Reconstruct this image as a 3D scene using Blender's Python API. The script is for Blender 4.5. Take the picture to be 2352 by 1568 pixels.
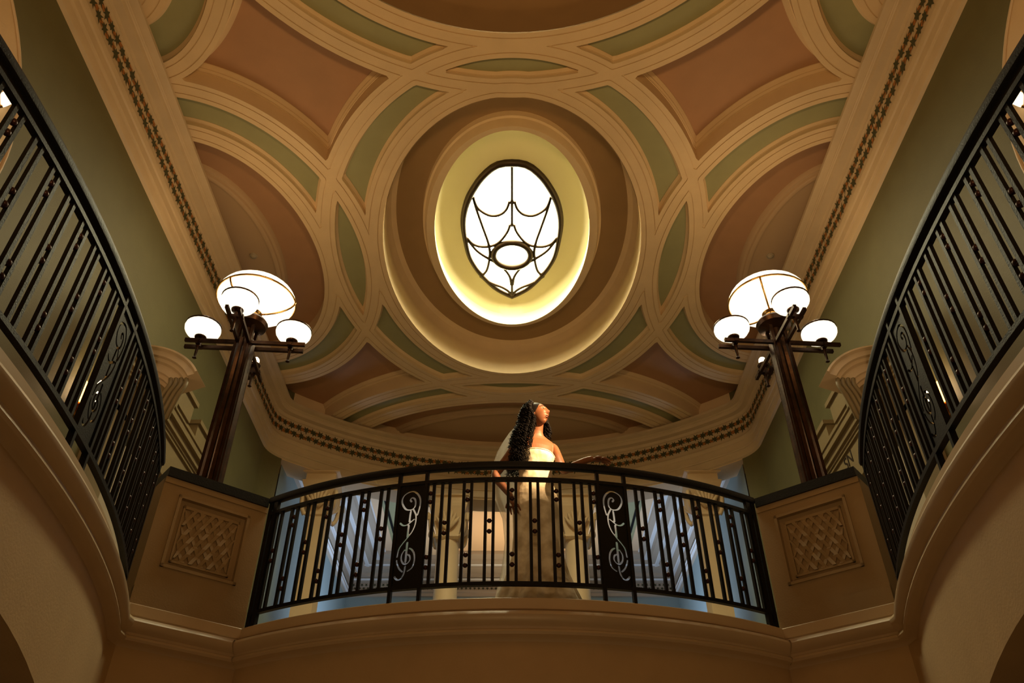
import bpy, bmesh, math, random
import numpy as np
from mathutils import Vector, Matrix
random.seed(7); rng = np.random.default_rng(5)
PI = math.pi
C = bpy.context.scene.collection
SC = bpy.context.scene
for o in list(bpy.data.objects): bpy.data.objects.remove(o)

# ------------------------------------------------------------------ camera, world, lights, exposure
PITCH = math.radians(38.4); FPX = 1850.0
cam = bpy.data.cameras.new('camera'); cam.sensor_width = 36; cam.lens = FPX/2352*36; cam.clip_start = 0.05
co = bpy.data.objects.new('camera', cam); C.objects.link(co)
co.location = (0, 0, 0); co.rotation_euler = (PI/2+PITCH, 0, 0); SC.camera = co
w = bpy.data.worlds.new('World'); SC.world = w; w.use_nodes = True
w.node_tree.nodes['Background'].inputs[0].default_value = (1, .6, .3, 1); w.node_tree.nodes['Background'].inputs[1].default_value = 0.01
SC.view_settings.view_transform = 'Standard'; SC.view_settings.look = 'None'
SC.view_settings.gamma = 1; SC.view_settings.use_curve_mapping = False; SC.view_settings.exposure = -0.95

WARM = (1.0, .57, .22)
def light(kind, loc, energy, color=WARM, size=.3, rot=None, target=None, **kw):
    l = bpy.data.lights.new('light', kind); l.energy = energy; l.color = color
    if kind == 'AREA':
        l.shape = 'RECTANGLE' if isinstance(size, tuple) else 'SQUARE'
        if isinstance(size, tuple): l.size, l.size_y = size
        else: l.size = size
    elif kind in ('POINT', 'SPOT'): l.shadow_soft_size = size
    for k, v in kw.items(): setattr(l, k, v)
    o = bpy.data.objects.new('light_source', l); C.objects.link(o); o.location = loc
    if target is not None:
        o.rotation_euler = (Vector(target)-Vector(loc)).to_track_quat('-Z', 'Y').to_euler()
    elif rot: o.rotation_euler = rot
    return o
# added warm uplight near the viewpoint that brightens the ceiling
light('AREA', (0, .6, 2.6), 220, WARM, .5, target=(0, 1.6, 9))
light('AREA', (0, .4, -1.2), 17, WARM, 1.4, target=(0, 5.3, 1.6), spread=math.radians(95))     # added fill from below that brightens the balcony wall
for sx in (-1, 1):
    light('POINT', (sx*2.4, -2.0, 4.6), 16, WARM, .3)  # added weak point lights behind the camera, no lamps stand there
# added cool lights for assumed daylight, no windows built there, plus a warm uplight
for sx in (-1, 1):
    light('AREA', (sx*1.3, 14.4, 3.4), 88, (.52, .68, 1.0), (1.0, 2.0), target=(sx*3.5, 13.9, 5.6), spread=math.radians(105))  # added in the back room, the daylight source is unseen
light('AREA', (0, 14.6, 2.6), 50, (1.0, .74, .46), (1.2, 1.2), target=(0, 14.6, 7), spread=math.radians(62))  # warm light on the back room ceiling, its source unseen
light('AREA', (0, -6.6, 3.6), 6, (.55, .65, 1.0), (1.6, 1.2), target=(0, 3, 2.6))  # added cool light behind the camera, assumed daylight without a window
# assumed photographer's spot on the bride, its source unseen
light('SPOT', (2.9, 3.6, 4.9), 7800, (1.0, .62, .30), .04, target=(.22, 5.6, 3.50), spot_size=math.radians(19), spot_blend=1.0)

# ------------------------------------------------------------------ materials
def mat(name, col, rough=.6, metal=0, bump=0, bscale=60, var=0, vscale=4, emit=None, estr=0, spec=.4, sheen=0):
    m = bpy.data.materials.new(name); m.use_nodes = True; nt = m.node_tree; N = nt.nodes; L = nt.links
    b = N['Principled BSDF']; b.inputs['Base Color'].default_value = (*col, 1)
    b.inputs['Roughness'].default_value = rough; b.inputs['Metallic'].default_value = metal
    b.inputs['Specular IOR Level'].default_value = spec
    tc = N.new('ShaderNodeTexCoord')
    if var:
        n = N.new('ShaderNodeTexNoise'); n.inputs['Scale'].default_value = vscale; n.inputs['Detail'].default_value = 6
        L.new(tc.outputs['Object'], n.inputs['Vector'])
        r = N.new('ShaderNodeValToRGB'); r.color_ramp.elements[0].position = .3; r.color_ramp.elements[1].position = .7
        r.color_ramp.elements[0].color = (*[c*(1-var) for c in col], 1); r.color_ramp.elements[1].color = (*[min(1, c*(1+var)) for c in col], 1)
        L.new(n.outputs['Fac'], r.inputs[0]); L.new(r.outputs[0], b.inputs['Base Color'])
    if bump:
        n2 = N.new('ShaderNodeTexNoise'); n2.inputs['Scale'].default_value = bscale; n2.inputs['Detail'].default_value = 4
        L.new(tc.outputs['Object'], n2.inputs['Vector'])
        bp = N.new('ShaderNodeBump'); bp.inputs['Strength'].default_value = bump; bp.inputs['Distance'].default_value = .01
        L.new(n2.outputs['Fac'], bp.inputs['Height']); L.new(bp.outputs[0], b.inputs['Normal'])
    if emit:
        b.inputs['Emission Color'].default_value = (*emit, 1); b.inputs['Emission Strength'].default_value = estr
    return m
M = {}
M['stone'] = mat('tan pedestal stone', (.35, .25, .135), .55, bump=.12, bscale=90, var=.05)
M['cream'] = mat('cream plaster', (.72, .56, .345), .55, bump=.12, bscale=90, var=.04)
M['cream_gloss'] = mat('cream gloss paint', (.60, .47, .31), .40, bump=.05, bscale=40, var=.04, spec=.6)
M['fascia'] = mat('tan wall plaster', (.58, .42, .24), .5, bump=.15, bscale=70, var=.05)
M['green'] = mat('olive green wall paint', (.115, .108, .045), .6, bump=.12, bscale=90, var=.05)
M['pgreen'] = mat('sage green panel paint', (.325, .33, .18), .65, bump=.1, bscale=120, var=.04)
M['ppink'] = mat('terracotta panel paint', (.43, .25, .14), .65, bump=.1, bscale=120, var=.04)
M['cornice'] = mat('dull cream cornice paint', (.58, .47, .31), .5, bump=.1, bscale=90, var=.05)
M['doorcase'] = mat('dark cream door paint', (.21, .16, .08), .55, bump=.1, bscale=90, var=.05)  # evenly darker than the other cream paints
M['backtan'] = mat('tan cornice paint', (.46, .38, .28), .55)
M['fillet'] = mat('white daylit edge paint', (.80, .80, .76), .35)  # puts the daylit edges of the back room cornice into white paint
M['medal'] = mat('tan medallion paint', (.50, .36, .22), .6, bump=.1, bscale=120)
M['brown'] = mat('brown recess paint', (.34, .22, .105), .65, bump=.1, bscale=120, var=.04)
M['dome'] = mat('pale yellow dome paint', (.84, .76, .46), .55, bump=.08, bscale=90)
M['blue'] = mat('pale blue wall paint', (.27, .35, .34), .6, bump=.08)
M['peach'] = mat('peach ceiling paint', (.78, .56, .34), .6)
M['iron'] = mat('black wrought iron', (.0045, .005, .0065), .5, .2, bump=.2, bscale=120, spec=.3)
M['knob'] = mat('dark bronze ball', (.045, .016, .014), .35, .5)
M['bronze'] = mat('dark bronze', (.034, .015, .006), .34, .75, bump=.15, bscale=40, var=.5, vscale=9)
M['brass'] = mat('polished brass', (.55, .33, .10), .22, 1.0)
M['opal'] = mat('lit opal glass', (.9, .85, .75), .3, emit=(1.0, .86, .64), estr=2.9)
M['sconce'] = mat('lit sconce glass', (.9, .85, .75), .3, emit=(1.0, .66, .36), estr=30)
M['pane'] = mat('lit skylight glass', (.9, .9, .85), .2, emit=(1.0, .91, .56), estr=80)
M['leaf'] = mat('painted dark leaf', (.05, .055, .022), .6)
M['berry'] = mat('painted rust flower', (.36, .14, .03), .6)
M['bar_dark'] = mat('skylight frame', (.035, .018, .006), .4, .4)
M['floor'] = mat('dark stone floor', (.20, .14, .08), .4, var=.2)
M['letter'] = mat('dark lettering', (.02, .012, .006), .5)
M['white'] = mat('off white plastic', (.42, .36, .26), .4)
M['skin'] = mat('brown skin', (.19, .072, .030), .5, spec=.35)
M['hair'] = mat('black curly hair', (.006, .0045, .004), .55, spec=.12)
M['eye'] = mat('eye white', (.6, .55, .5), .2)
M['iris'] = mat('dark iris', (.01, .005, .003), .15)
M['lip'] = mat('lips', (.20, .05, .03), .3)
def dress_mat():
    m = mat('ivory lace gown', (.62, .55, .40), .6); nt = m.node_tree; N = nt.nodes; L = nt.links; b = N['Principled BSDF']
    tc = N.new('ShaderNodeTexCoord'); v = N.new('ShaderNodeTexVoronoi'); v.inputs['Scale'].default_value = 26
    n = N.new('ShaderNodeTexNoise'); n.inputs['Scale'].default_value = 9; n.inputs['Detail'].default_value = 8
    L.new(tc.outputs['Object'], v.inputs['Vector']); L.new(tc.outputs['Object'], n.inputs['Vector'])
    r = N.new('ShaderNodeValToRGB'); r.color_ramp.elements[0].position = .40; r.color_ramp.elements[1].position = .60
    r.color_ramp.elements[0].color = (.60, .53, .38, 1); r.color_ramp.elements[1].color = (.90, .85, .70, 1)
    L.new(n.outputs['Fac'], r.inputs[0]); L.new(r.outputs[0], b.inputs['Base Color'])
    bp = N.new('ShaderNodeBump'); bp.inputs['Strength'].default_value = .35; bp.inputs['Distance'].default_value = .01
    L.new(v.outputs['Distance'], bp.inputs['Height']); L.new(bp.outputs[0], b.inputs['Normal'])
    return m
M['dress'] = dress_mat()
def veil_mat():
    m = bpy.data.materials.new('sheer tulle veil'); m.use_nodes = True; nt = m.node_tree; N = nt.nodes; L = nt.links
    for n in list(N): N.remove(n)
    out = N.new('ShaderNodeOutputMaterial'); t = N.new('ShaderNodeBsdfTransparent'); d = N.new('ShaderNodeBsdfDiffuse'); tl = N.new('ShaderNodeBsdfTranslucent')
    d.inputs[0].default_value = (.80, .76, .68, 1); tl.inputs[0].default_value = (.80, .76, .68, 1)
    a = N.new('ShaderNodeMixShader'); a.inputs[0].default_value = .5; L.new(d.outputs[0], a.inputs[1]); L.new(tl.outputs[0], a.inputs[2])
    x = N.new('ShaderNodeMixShader'); x.inputs[0].default_value = .66; L.new(t.outputs[0], x.inputs[1]); L.new(a.outputs[0], x.inputs[2])
    L.new(x.outputs[0], out.inputs[0]); return m
M['veil'] = veil_mat()

# ------------------------------------------------------------------ mesh helpers
class MB:
    def __init__(s): s.v = []; s.f = []; s.m = []
    def add(s, vs, fs, mi=0, T=None):
        b = len(s.v)
        if T is not None: vs = [T @ Vector(p) for p in vs]
        s.v += [tuple(p) for p in vs]; s.f += [tuple(i+b for i in f) for f in fs]; s.m += [mi]*len(fs); return s
    def box(s, x0, x1, y0, y1, z0, z1, mi=0, T=None):
        return s.add([(x0,y0,z0),(x1,y0,z0),(x1,y1,z0),(x0,y1,z0),(x0,y0,z1),(x1,y0,z1),(x1,y1,z1),(x0,y1,z1)],
                     [(0,3,2,1),(4,5,6,7),(0,1,5,4),(1,2,6,5),(2,3,7,6),(3,0,4,7)], mi, T)
    def rings(s, R, mi=0, closed=True, cap0=False, cap1=False, T=None):
        n = len(R[0]); vs = [p for r in R for p in r]; fs = []
        for i in range(len(R)-1):
            for j in range(n if closed else n-1):
                k = (j+1) % n; fs.append((i*n+j, i*n+k, (i+1)*n+k, (i+1)*n+j))
        if cap0: fs.append(tuple(range(n))[::-1])
        if cap1: fs.append(tuple((len(R)-1)*n+j for j in range(n)))
        return s.add(vs, fs, mi, T)
    def lathe(s, prof, n=20, c=(0,0,0), mi=0, T=None, cap=True):
        R = [[(c[0]+r*math.cos(2*PI*j/n), c[1]+r*math.sin(2*PI*j/n), c[2]+z) for j in range(n)] for r, z in prof]
        return s.rings(R, mi, True, cap, cap, T)
    def tube(s, pts, r, n=8, closed=False, mi=0, cap=True, T=None):
        P = [Vector(p) for p in pts]; m = len(P); R = []; up = Vector((0,0,1)); prev = None
        for i in range(m):
            if closed: t = P[(i+1)%m]-P[i-1]
            else: t = P[min(i+1,m-1)]-P[max(i-1,0)]
            t.normalize()
            if prev is None:
                a = up.cross(t)
                if a.length < .1: a = Vector((1,0,0)).cross(t)
            else: a = prev - t*prev.dot(t)
            a.normalize(); prev = a; b = t.cross(a)
            rr = r[i] if hasattr(r, '__len__') else r
            R.append([P[i]+a*(rr*math.cos(2*PI*j/n))+b*(rr*math.sin(2*PI*j/n)) for j in range(n)])
        if closed: R.append(R[0])
        return s.rings(R, mi, True, cap and not closed, cap and not closed, T)
    def ball(s, c, rx, ry=None, rz=None, n=16, m=10, mi=0, T=None):
        ry = ry or rx; rz = rz or rx
        R = [[(c[0]+rx*math.sin(PI*i/m)*math.cos(2*PI*j/n), c[1]+ry*math.sin(PI*i/m)*math.sin(2*PI*j/n), c[2]-rz*math.cos(PI*i/m)) for j in range(n)] for i in range(1, m)]
        s.rings(R, mi, True, True, True, T); return s
    def bar(s, a, b, w, h, mi=0):
        a, b = Vector(a), Vector(b); t = (b-a).normalized(); u = Vector((0,0,1)).cross(t)
        if u.length < .05: u = Vector((1,0,0))
        u.normalize(); v = t.cross(u)
        q = [u*(-w/2)+v*(-h/2), u*(w/2)+v*(-h/2), u*(w/2)+v*(h/2), u*(-w/2)+v*(h/2)]
        return s.rings([[a+x for x in q], [b+x for x in q]], mi, True, True, True)
    def mesh(s, name, mats, smooth=False):
        me = bpy.data.meshes.new(name); me.from_pydata(s.v, [], s.f)
        for m in (mats if isinstance(mats, (list, tuple)) else [mats]): me.materials.append(m)
        me.polygons.foreach_set('material_index', s.m)
        if smooth: me.polygons.foreach_set('use_smooth', [True]*len(s.f))
        me.update(); return me
    def build(s, name, mats, parent=None, smooth=False, auto=None):
        me = s.mesh(name, mats, smooth or auto)
        bm = bmesh.new(); bm.from_mesh(me)
        if smooth or auto: bmesh.ops.remove_doubles(bm, verts=bm.verts, dist=1e-5)
        bmesh.ops.recalc_face_normals(bm, faces=bm.faces); bm.to_mesh(me); bm.free()
        if auto: me.set_sharp_from_angle(angle=math.radians(auto))
        return link(name, me, parent)
def link(name, me, parent=None, loc=None, rot=None):
    o = bpy.data.objects.new(name, me); C.objects.link(o)
    if parent is not None: o.parent = parent
    if loc: o.location = loc
    if rot: o.rotation_euler = rot
    return o
def empty(name, loc=(0,0,0), rz=0):
    o = bpy.data.objects.new(name, None); C.objects.link(o); o.location = loc; o.rotation_euler = (0,0,rz); o.empty_display_size = .1; return o
def tag(o, label=None, cat=None, group=None, kind=None):
    if label: o['label'] = label
    if cat: o['category'] = cat
    if group: o['group'] = group
    if kind: o['kind'] = kind
    return o
def struct(o, label, cat='structure'):
    o['kind'] = 'structure'; o['label'] = label; o['category'] = cat; return o
def smoothpath(P, n=6):
    P = [Vector(p) for p in P]; out = []
    for i in range(len(P)-1):
        a, b, c, d = P[max(i-1,0)], P[i], P[i+1], P[min(i+2,len(P)-1)]
        for k in range(n):
            t = k/n; out.append(.5*((2*b)+(c-a)*t+(2*a-5*b+4*c-d)*t*t+(3*b-a-3*c+d)*t**3))
    out.append(P[-1]); return out
def right_normals(P, closed=False):
    out = []
    m = len(P)
    for i in range(m):
        a = P[i-1] if (i > 0 or closed) else None; b = P[(i+1) % m] if (i < m-1 or closed) else None
        t1 = (Vector(P[i])-Vector(a)).normalized() if a is not None else None
        t2 = (Vector(b)-Vector(P[i])).normalized() if b is not None else None
        t1 = t1 or t2; t2 = t2 or t1
        n1 = Vector((t1.y, -t1.x)); n2 = Vector((t2.y, -t2.x)); n = (n1+n2).normalized()
        out.append(n/max(.4, n.dot(n1)))
    return out
def sweep(mb, path, prof, mi=0, closed=False):
    P = [Vector((p[0], p[1])) for p in path]; Nn = right_normals(P, closed)
    R = [[(P[i].x+Nn[i].x*d, P[i].y+Nn[i].y*d, z) for d, z in prof] for i in range(len(P))]
    if closed: R.append(R[0])
    n = len(prof); vs = [p for r in R for p in r]; fs = []
    for i in range(len(R)-1):
        for j in range(n-1): fs.append((i*n+j, (i+1)*n+j, (i+1)*n+j+1, i*n+j+1))
    mb.add(vs, fs, mi)

# ------------------------------------------------------------------ plan of the hall
WX = 3.65; FZ = -1.5; GZ = 1.98; HC = 7.05
def hall_path():
    L = [(-WX, y) for y in np.linspace(-7, 10.0, 18)]
    fc = Vector((-3.1, 10.186)); a0, a1 = PI, math.atan2(3.466, -3.1)
    L += [(fc.x+.55*math.cos(a), fc.y+.55*math.sin(a)) for a in np.linspace(a0, a1, 9)]
    L += [(5.2*math.cos(a), 6.72+5.2*math.sin(a)) for a in np.linspace(a1, PI/2, 30)[1:]]
    return L+[(-x, y) for x, y in L[-2::-1]]
HP = hall_path()
def arc_y(x): return 6.72+math.sqrt(5.2**2-x*x)
# well edge: side arcs R 8, pedestal faces, front arc R 3.49
def side_pt(s, off=0):        # left side; s = arc length from the middle, positive towards the back; off > 0 towards the well
    a = s/8.0; r = 8+off
    return (-10.08+r*math.cos(a), 2.4+r*math.sin(a))
def front_pt(s, off=0):       # s from centre to the right; off > 0 towards the well
    a = s/3.49; r = 3.49+off
    return (r*math.sin(a), 8.79-r*math.cos(a))
PA = (-2.60, 5.38); PB = (-1.965, 5.915)
def well_path():
    L = [side_pt(s) for s in np.linspace(-2.95, 2.90, 40)]
    L += [PA, PB]
    L += [front_pt(s) for s in np.linspace(-2.06, 0, 26)]
    return L+[(-x, y) for x, y in L[-2::-1]]
WP = well_path()

# ------------------------------------------------------------------ structure: floor, walls
o = MB().box(-6, 6, -7.2, 17.2, FZ-.2, FZ).build('floor', M['floor']); struct(o, 'dark stone floor of the stair hall below the gallery', 'floor')
mb = MB(); nh = len(WP)
top = []; 
Lh = WP[:nh//2+1]
for sx in (-1, 1):
    S = [(-sx*p[0]*1.0 if False else (p[0] if sx < 0 else -p[0]), p[1]) for p in Lh]
    ns = 40
    for i in range(ns-1):
        a, b = S[i], S[i+1]; xo = WX*sx
        for z in (GZ, GZ-.28): mb.add([(a[0],a[1],z),(b[0],b[1],z),(xo,b[1],z),(xo,a[1],z)], [(0,1,2,3)])
    a = S[ns-1]; xo = WX*sx
    for z in (GZ, GZ-.28):
        mb.add([(a[0],a[1],z),(xo,a[1],z),(xo,17.2,z),(a[0],17.2,z)], [(0,1,2,3)])
        for i in range(ns-1, len(S)-1):
            p, q = S[i], S[i+1]; mb.add([(p[0],p[1],z),(q[0],q[1],z),(q[0],17.2,z),(p[0],17.2,z)], [(0,1,2,3)])
o = mb.build('gallery_floor', M['floor']); struct(o, 'gallery floor slab running round the open well', 'floor')

# walls of the hall (left / right), solid up to the colonnade of the apse
idx = [i for i, p in enumerate(HP) if p[0] < -3.32 or i < 19]
wl = [p for p in HP if p[0] <= -3.40]
mb = MB(); sweep(mb, wl, [(0, FZ), (0, 7.6)]); e = wl[-1]
mb.add([(e[0], e[1], FZ), (e[0]-.1, e[1]+.22, FZ), (e[0]-.1, e[1]+.22, 7.0), (e[0], e[1], 7.0)], [(0,1,2,3)])
o = mb.build('wall_left', M['green']); struct(o, 'olive green side wall behind the left gallery', 'wall')
mb = MB(); wr = [(-x, y) for x, y in wl][::-1]; sweep(mb, wr, [(0, FZ), (0, 7.6)])
mb.add([(-e[0], e[1], FZ), (-e[0]+.1, e[1]+.22, FZ), (-e[0]+.1, e[1]+.22, 7.0), (-e[0], e[1], 7.0)], [(0,1,2,3)])
o = mb.build('wall_right', M['green']); struct(o, 'olive green side wall behind the right gallery', 'wall')
mb = MB(); ap = [p for p in HP if p[1] > 10.3 and abs(p[0]) < 3.5]
sweep(mb, ap, [(0, 7.6), (0, 6.14), (-.42, 6.14), (-.42, 7.6)])
o = mb.build('wall_apse', M['cream']); struct(o, 'curved cream lintel wall above the colonnade of the apse', 'wall')
o = MB().box(-WX, WX, -7.2, -7.0, FZ, 7.6).build('wall_front', M['green']); struct(o, 'green end wall of the hall behind the viewpoint', 'wall')
# wall of the well under the gallery, with a flat arch under each side
def well_wall(sx):
    S = [side_pt(s) for s in np.linspace(-2.95, 2.90, 39)]+[(PA[0], PA[1]+.02)]; S = [(p[0] if sx < 0 else -p[0], p[1]) for p in S]
    mb = MB()
    zb = lambda y: 1.28*math.sqrt(max(0, 1-((y-2.4)/3.05)**2))-.02
    for i in range(39):
        a, b = S[i], S[i+1]; za, zc = zb(a[1]), zb(b[1]); d = .42*sx
        mb.add([(a[0],a[1],1.9),(b[0],b[1],1.9),(b[0],b[1],zc),(a[0],a[1],za),(a[0]+d,a[1],za),(b[0]+d,b[1],zc),(a[0]+d,a[1],1.7),(b[0]+d,b[1],1.7)],
               [(0,1,2,3),(3,2,5,4),(4,5,7,6)])
    return mb
o = well_wall(-1).build('wall_well_left', M['fascia'], smooth=True, auto=30); struct(o, 'plain tan wall with a flat arch under the left gallery', 'wall')
o = well_wall(1).build('wall_well_right', M['fascia'], smooth=True, auto=30); struct(o, 'plain tan wall with a flat arch under the right gallery', 'wall')
mb = MB(); fp = [side_pt(2.90), PA, PB]+[front_pt(s) for s in np.linspace(-2.06, 2.06, 50)]+[(-PB[0], PB[1]), (-PA[0], PA[1]), (-side_pt(2.9)[0], side_pt(2.9)[1])]
sweep(mb, fp, [(0, 1.9), (0, FZ)])
o = mb.build('wall_well_front', M['fascia'], auto=20); struct(o, 'plain tan curved wall under the front balcony', 'wall')
# edge moulding around the well
mb = MB()
prof = [(-.06, 2.005), (.014, 2.005), (.02, 1.999), (.02, 1.93), (.012, 1.925), (.012, 1.912), (.055, 1.905), (.085, 1.89), (.098, 1.868), (.095, 1.845), (.075, 1.82), (.052, 1.805), (.05, 1.79), (.065, 1.78), (.07, 1.765), (.06, 1.75), (.03, 1.742), (.012, 1.735), (0, 1.72)]
sweep(mb, WP, prof)
o = mb.build('trim_1', M['cream_gloss'], auto=35); struct(o, 'cream roll moulding along the gallery edge round the well', 'trim')

# ------------------------------------------------------------------ cornice with painted frieze
mb = MB()
prof = [(0, 6.15), (.03, 6.17), (.035, 6.19), (.03, 6.28), (.045, 6.285), (.05, 6.30), (.04, 6.31), (.035, 6.41), (.05, 6.42), (.058, 6.45), (.058, 6.48), (.045, 6.50), (.034, 6.53),
        (.034, 6.82), (.055, 6.825), (.055, 6.84), (.07, 6.872), (.145, 6.882), (.150, 6.892), (.152, 6.930), (.165, 6.936), (.165, 6.944), (.178, 6.95), (.178, 6.958), (.235, 6.966), (.25, 6.972), (.25, 7.01), (.21, 7.03), (0, 7.03)]
sweep(mb, HP, prof); corn = mb.build('trim_2', M['cornice'], auto=30); struct(corn, 'deep cream cornice along the top of the walls with a painted vine frieze', 'trim')
arc = [0.0]
for i in range(1, len(HP)): arc.append(arc[-1]+math.dist(HP[i], HP[i-1]))
NH = right_normals([Vector(p) for p in HP])
def on_path(s):
    i = min(max(np.searchsorted(arc, s)-1, 0), len(HP)-2); t = (s-arc[i])/(arc[i+1]-arc[i])
    p = Vector(HP[i]).lerp(Vector(HP[i+1]), t); n = NH[i].lerp(NH[i+1], t).normalized(); return p, n
leaves = MB(); ber = MB()
k = 0; s = 7.5
while s < arc[-1]-7.5:
    for row, z in ((0, 6.615), (1, 6.745)):
        p, n = on_path(s+(.062 if row else 0)); p = p+n*.038; t = Vector((-n.y, n.x))
        rot = random.uniform(-.5, .5)+(PI if row == 0 else 0); vs = [(p.x, p.y, z)]
        for j in range(14):
            a = rot+2*PI*j/14; r = (.074 if j % 2 == 0 else .034)*random.uniform(.72, 1.15)
            q = p+t*(r*math.sin(a)); vs.append((q.x, q.y, z+r*math.cos(a)))
        leaves.add(vs, [(0, 1+j, 1+(j+1) % 14) for j in range(14)])
        p, n = on_path(s+(.0 if row else .062)); p = p+n*.0372; t = Vector((-n.y, n.x)); zz = z+random.uniform(-.02, .02)
        vs = [(p.x+t.x*r*math.cos(a), p.y+t.y*r*math.cos(a), zz+r*math.sin(a)) for a, r in [(2*PI*j/8  , .046 if j % 2 else .026) for j in range(8)]]
        ber.add(vs, [tuple(range(8))])
    s += .125
lo = leaves.build('leaf_pattern', M['leaf'], corn); lo['kind'] = 'stuff'
bo = ber.build('flower_pattern', M['berry'], corn); bo['kind'] = 'stuff'

# ------------------------------------------------------------------ ceiling of interlaced rings
def K(cx, cy, ax, ay): return (cx*HC, cy*HC, ax*HC, ay*HC)
RING = {'Ci': K(0,1.031,.241,.354), 'Co': K(0,1.036,.3225,.421), 'Ui': K(0,.256,.357,.352), 'Uo': K(0,.256,.432,.423),
        'Si': K(-.520,1.036,.195,.285), 'So': K(-.520,1.036,.273,.361), 'Ti': K(-.520,.25,.125,.325), 'To': K(-.520,.25,.202,.41),
        'Ai': K(0,1.8085,.4606,.344), 'Ao': K(0,1.8085,.518,.418)}
MINOR = {'Sm': K(-.535,1.05,.106,.205), 'Am': K(0,1.84,.37,.285), 'Tm': K(-.520,.25,.05,.25)}
RW = .106
def kk(e, x, y): return np.sqrt(((x-e[0])/e[2])**2+((y-e[1])/e[3])**2)
def sdf(e, x, y):
    k = np.maximum(kk(e, x, y), 1e-4); gx = (x-e[0])/e[2]**2/k; gy = (y-e[1])/e[3]**2/k
    return (k-1)/np.maximum(np.hypot(gx, gy), 1e-4)
def field(x, y):
    d = np.full(np.shape(x), 9.0)
    for e in RING.values(): d = np.minimum(d, np.abs(sdf(e, x, y))-RW)
    return d
def cell_type(x, y):
    I = {n: kk(e, x, y) < 1 for n, e in RING.items()}
    if I['Ci'] or I['Ui']: return 'hole'
    for u in 'SAT':
        if I[u+'i']:
            return 'half'
    if I['Co'] or I['Uo'] or I['So'] or I['To'] or I['Ao']: return 'green'
    return 'star'
def cell_key(x, y):
    b = tuple(bool(kk(e, x, y) < 1) for e in RING.values())
    return (b, x > 0, y > RING['Co'][1])
# bands: (d0, d1, z at d0, z at d1, material slot) ; slots 0 cream 1 panel ; heights above HC
BAND = {'green': [(-9,-.060,0,0,0), (-.060,-.050,.011,.011,0), (-.050,0,0,0,0), (0,.004,.045,.045,0), (.004,.028,.055,.082,0), (.028,9,.088,.088,1)],
        'star':  [(-9,-.060,0,0,0), (-.060,-.050,.011,.011,0), (-.050,0,0,0,0), (0,.008,.20,.20,0), (.008,.026,.215,.235,0), (.026,.056,.25,.29,0), (.056,9,.30,.30,1)],
        'half':  [(-9,-.060,0,0,0), (-.060,-.050,.011,.011,0), (-.050,0,0,0,0), (0,9,.24,.24,1)],
        'hole':  [(-9,-.060,0,0,0), (-.060,-.050,.011,.011,0), (-.050,0,0,0,0)]}
def clip(poly, lev, keep_above):
    out = []
    for i in range(len(poly)):
        a, b = poly[i], poly[(i+1) % len(poly)]
        ia = a[2] >= lev if keep_above else a[2] <= lev; ib = b[2] >= lev if keep_above else b[2] <= lev
        if ia: out.append(a)
        if ia != ib:
            t = (lev-a[2])/(b[2]-a[2]); out.append((a[0]+(b[0]-a[0])*t, a[1]+(b[1]-a[1])*t, lev))
    return out
ribs = MB(); panels = {}
def emit_ceiling():
    h = .032
    X = np.arange(-3.66-h, 0+h*.5, h); X = X-X[-1]      # ends exactly at x = 0
    Y = np.arange(1.6, 12.1, h)
    gx, gy = np.meshgrid(X, Y, indexing='ij'); D = field(gx, gy)
    for i in range(len(X)-1):
        for j in range(len(Y)-1):
            cx, cy = X[i]+h/2, Y[j]+h/2
            q = [(X[i],Y[j],D[i,j]), (X[i+1],Y[j],D[i+1,j]), (X[i+1],Y[j+1],D[i+1,j+1]), (X[i],Y[j+1],D[i,j+1])]
            mn = min(p[2] for p in q); mx = max(p[2] for p in q)
            ty = cell_type(cx, cy) if mx > -.07 else 'green'
            bands = BAND[ty]; key = None
            hit = [b for b in bands if b[1] > mn and b[0] < mx]
            if len(hit) == 1: tris = [q]
            else:
                tris = [[q[0], q[1], q[2]], [q[0], q[2], q[3]]] if (i+j) % 2 else [[q[0], q[1], q[3]], [q[1], q[2], q[3]]]
            for tr in tris:
                for d0, d1, z0, z1, slot in hit:
                    pl = tr
                    if mn < d0: pl = clip(pl, d0, True)
                    if len(pl) > 2 and mx > d1: pl = clip(pl, d1, False)
                    if len(pl) < 3: continue
                    zf = (lambda d: HC+z0) if z0 == z1 else (lambda d: HC+z0+(z1-z0)*(d-d0)/(d1-d0))
                    vs = [(p[0], p[1], zf(p[2])) for p in pl]
                    if slot == 0: tgt = ribs
                    else:
                        key = cell_key(cx, cy); tgt = panels.setdefault((ty, key), MB())
                    tgt.add(vs, [tuple(range(len(vs)))])
                    # wall at the upper level d1
                    bi = bands.index((d0, d1, z0, z1, slot))
                    if bi+1 < len(bands) and mx > d1:
                        zn = HC+bands[bi+1][2]; zc = HC+z1
                        if abs(zn-zc) > 1e-6:
                            e = [p for p in pl if abs(p[2]-d1) < 1e-9]
                            if len(e) == 2: ribs.add([(e[0][0],e[0][1],zc),(e[1][0],e[1][1],zc),(e[1][0],e[1][1],zn),(e[0][0],e[0][1],zn)], [(0,1,2,3)])
emit_ceiling()
def mirror(mb):
    n = len(mb.v); v, f, m = list(mb.v), list(mb.f), list(mb.m)
    mb.v += [(-x, y, z) for x, y, z in v]; mb.f += [tuple(i+n for i in g) for g in f]; mb.m += m
crossing = {}
mirror(ribs)
ribs.add([(-WX,-7.2,HC),(WX,-7.2,HC),(WX,1.6,HC),(-WX,1.6,HC)], [(0,1,2,3)])
def fast(mb, name, m, parent=None, smooth=False):
    me = mb.mesh(name, m, smooth); bm = bmesh.new(); bm.from_mesh(me); bmesh.ops.remove_doubles(bm, verts=bm.verts, dist=1e-5); bm.to_mesh(me); bm.free()
    return link(name, me, parent)
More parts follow.
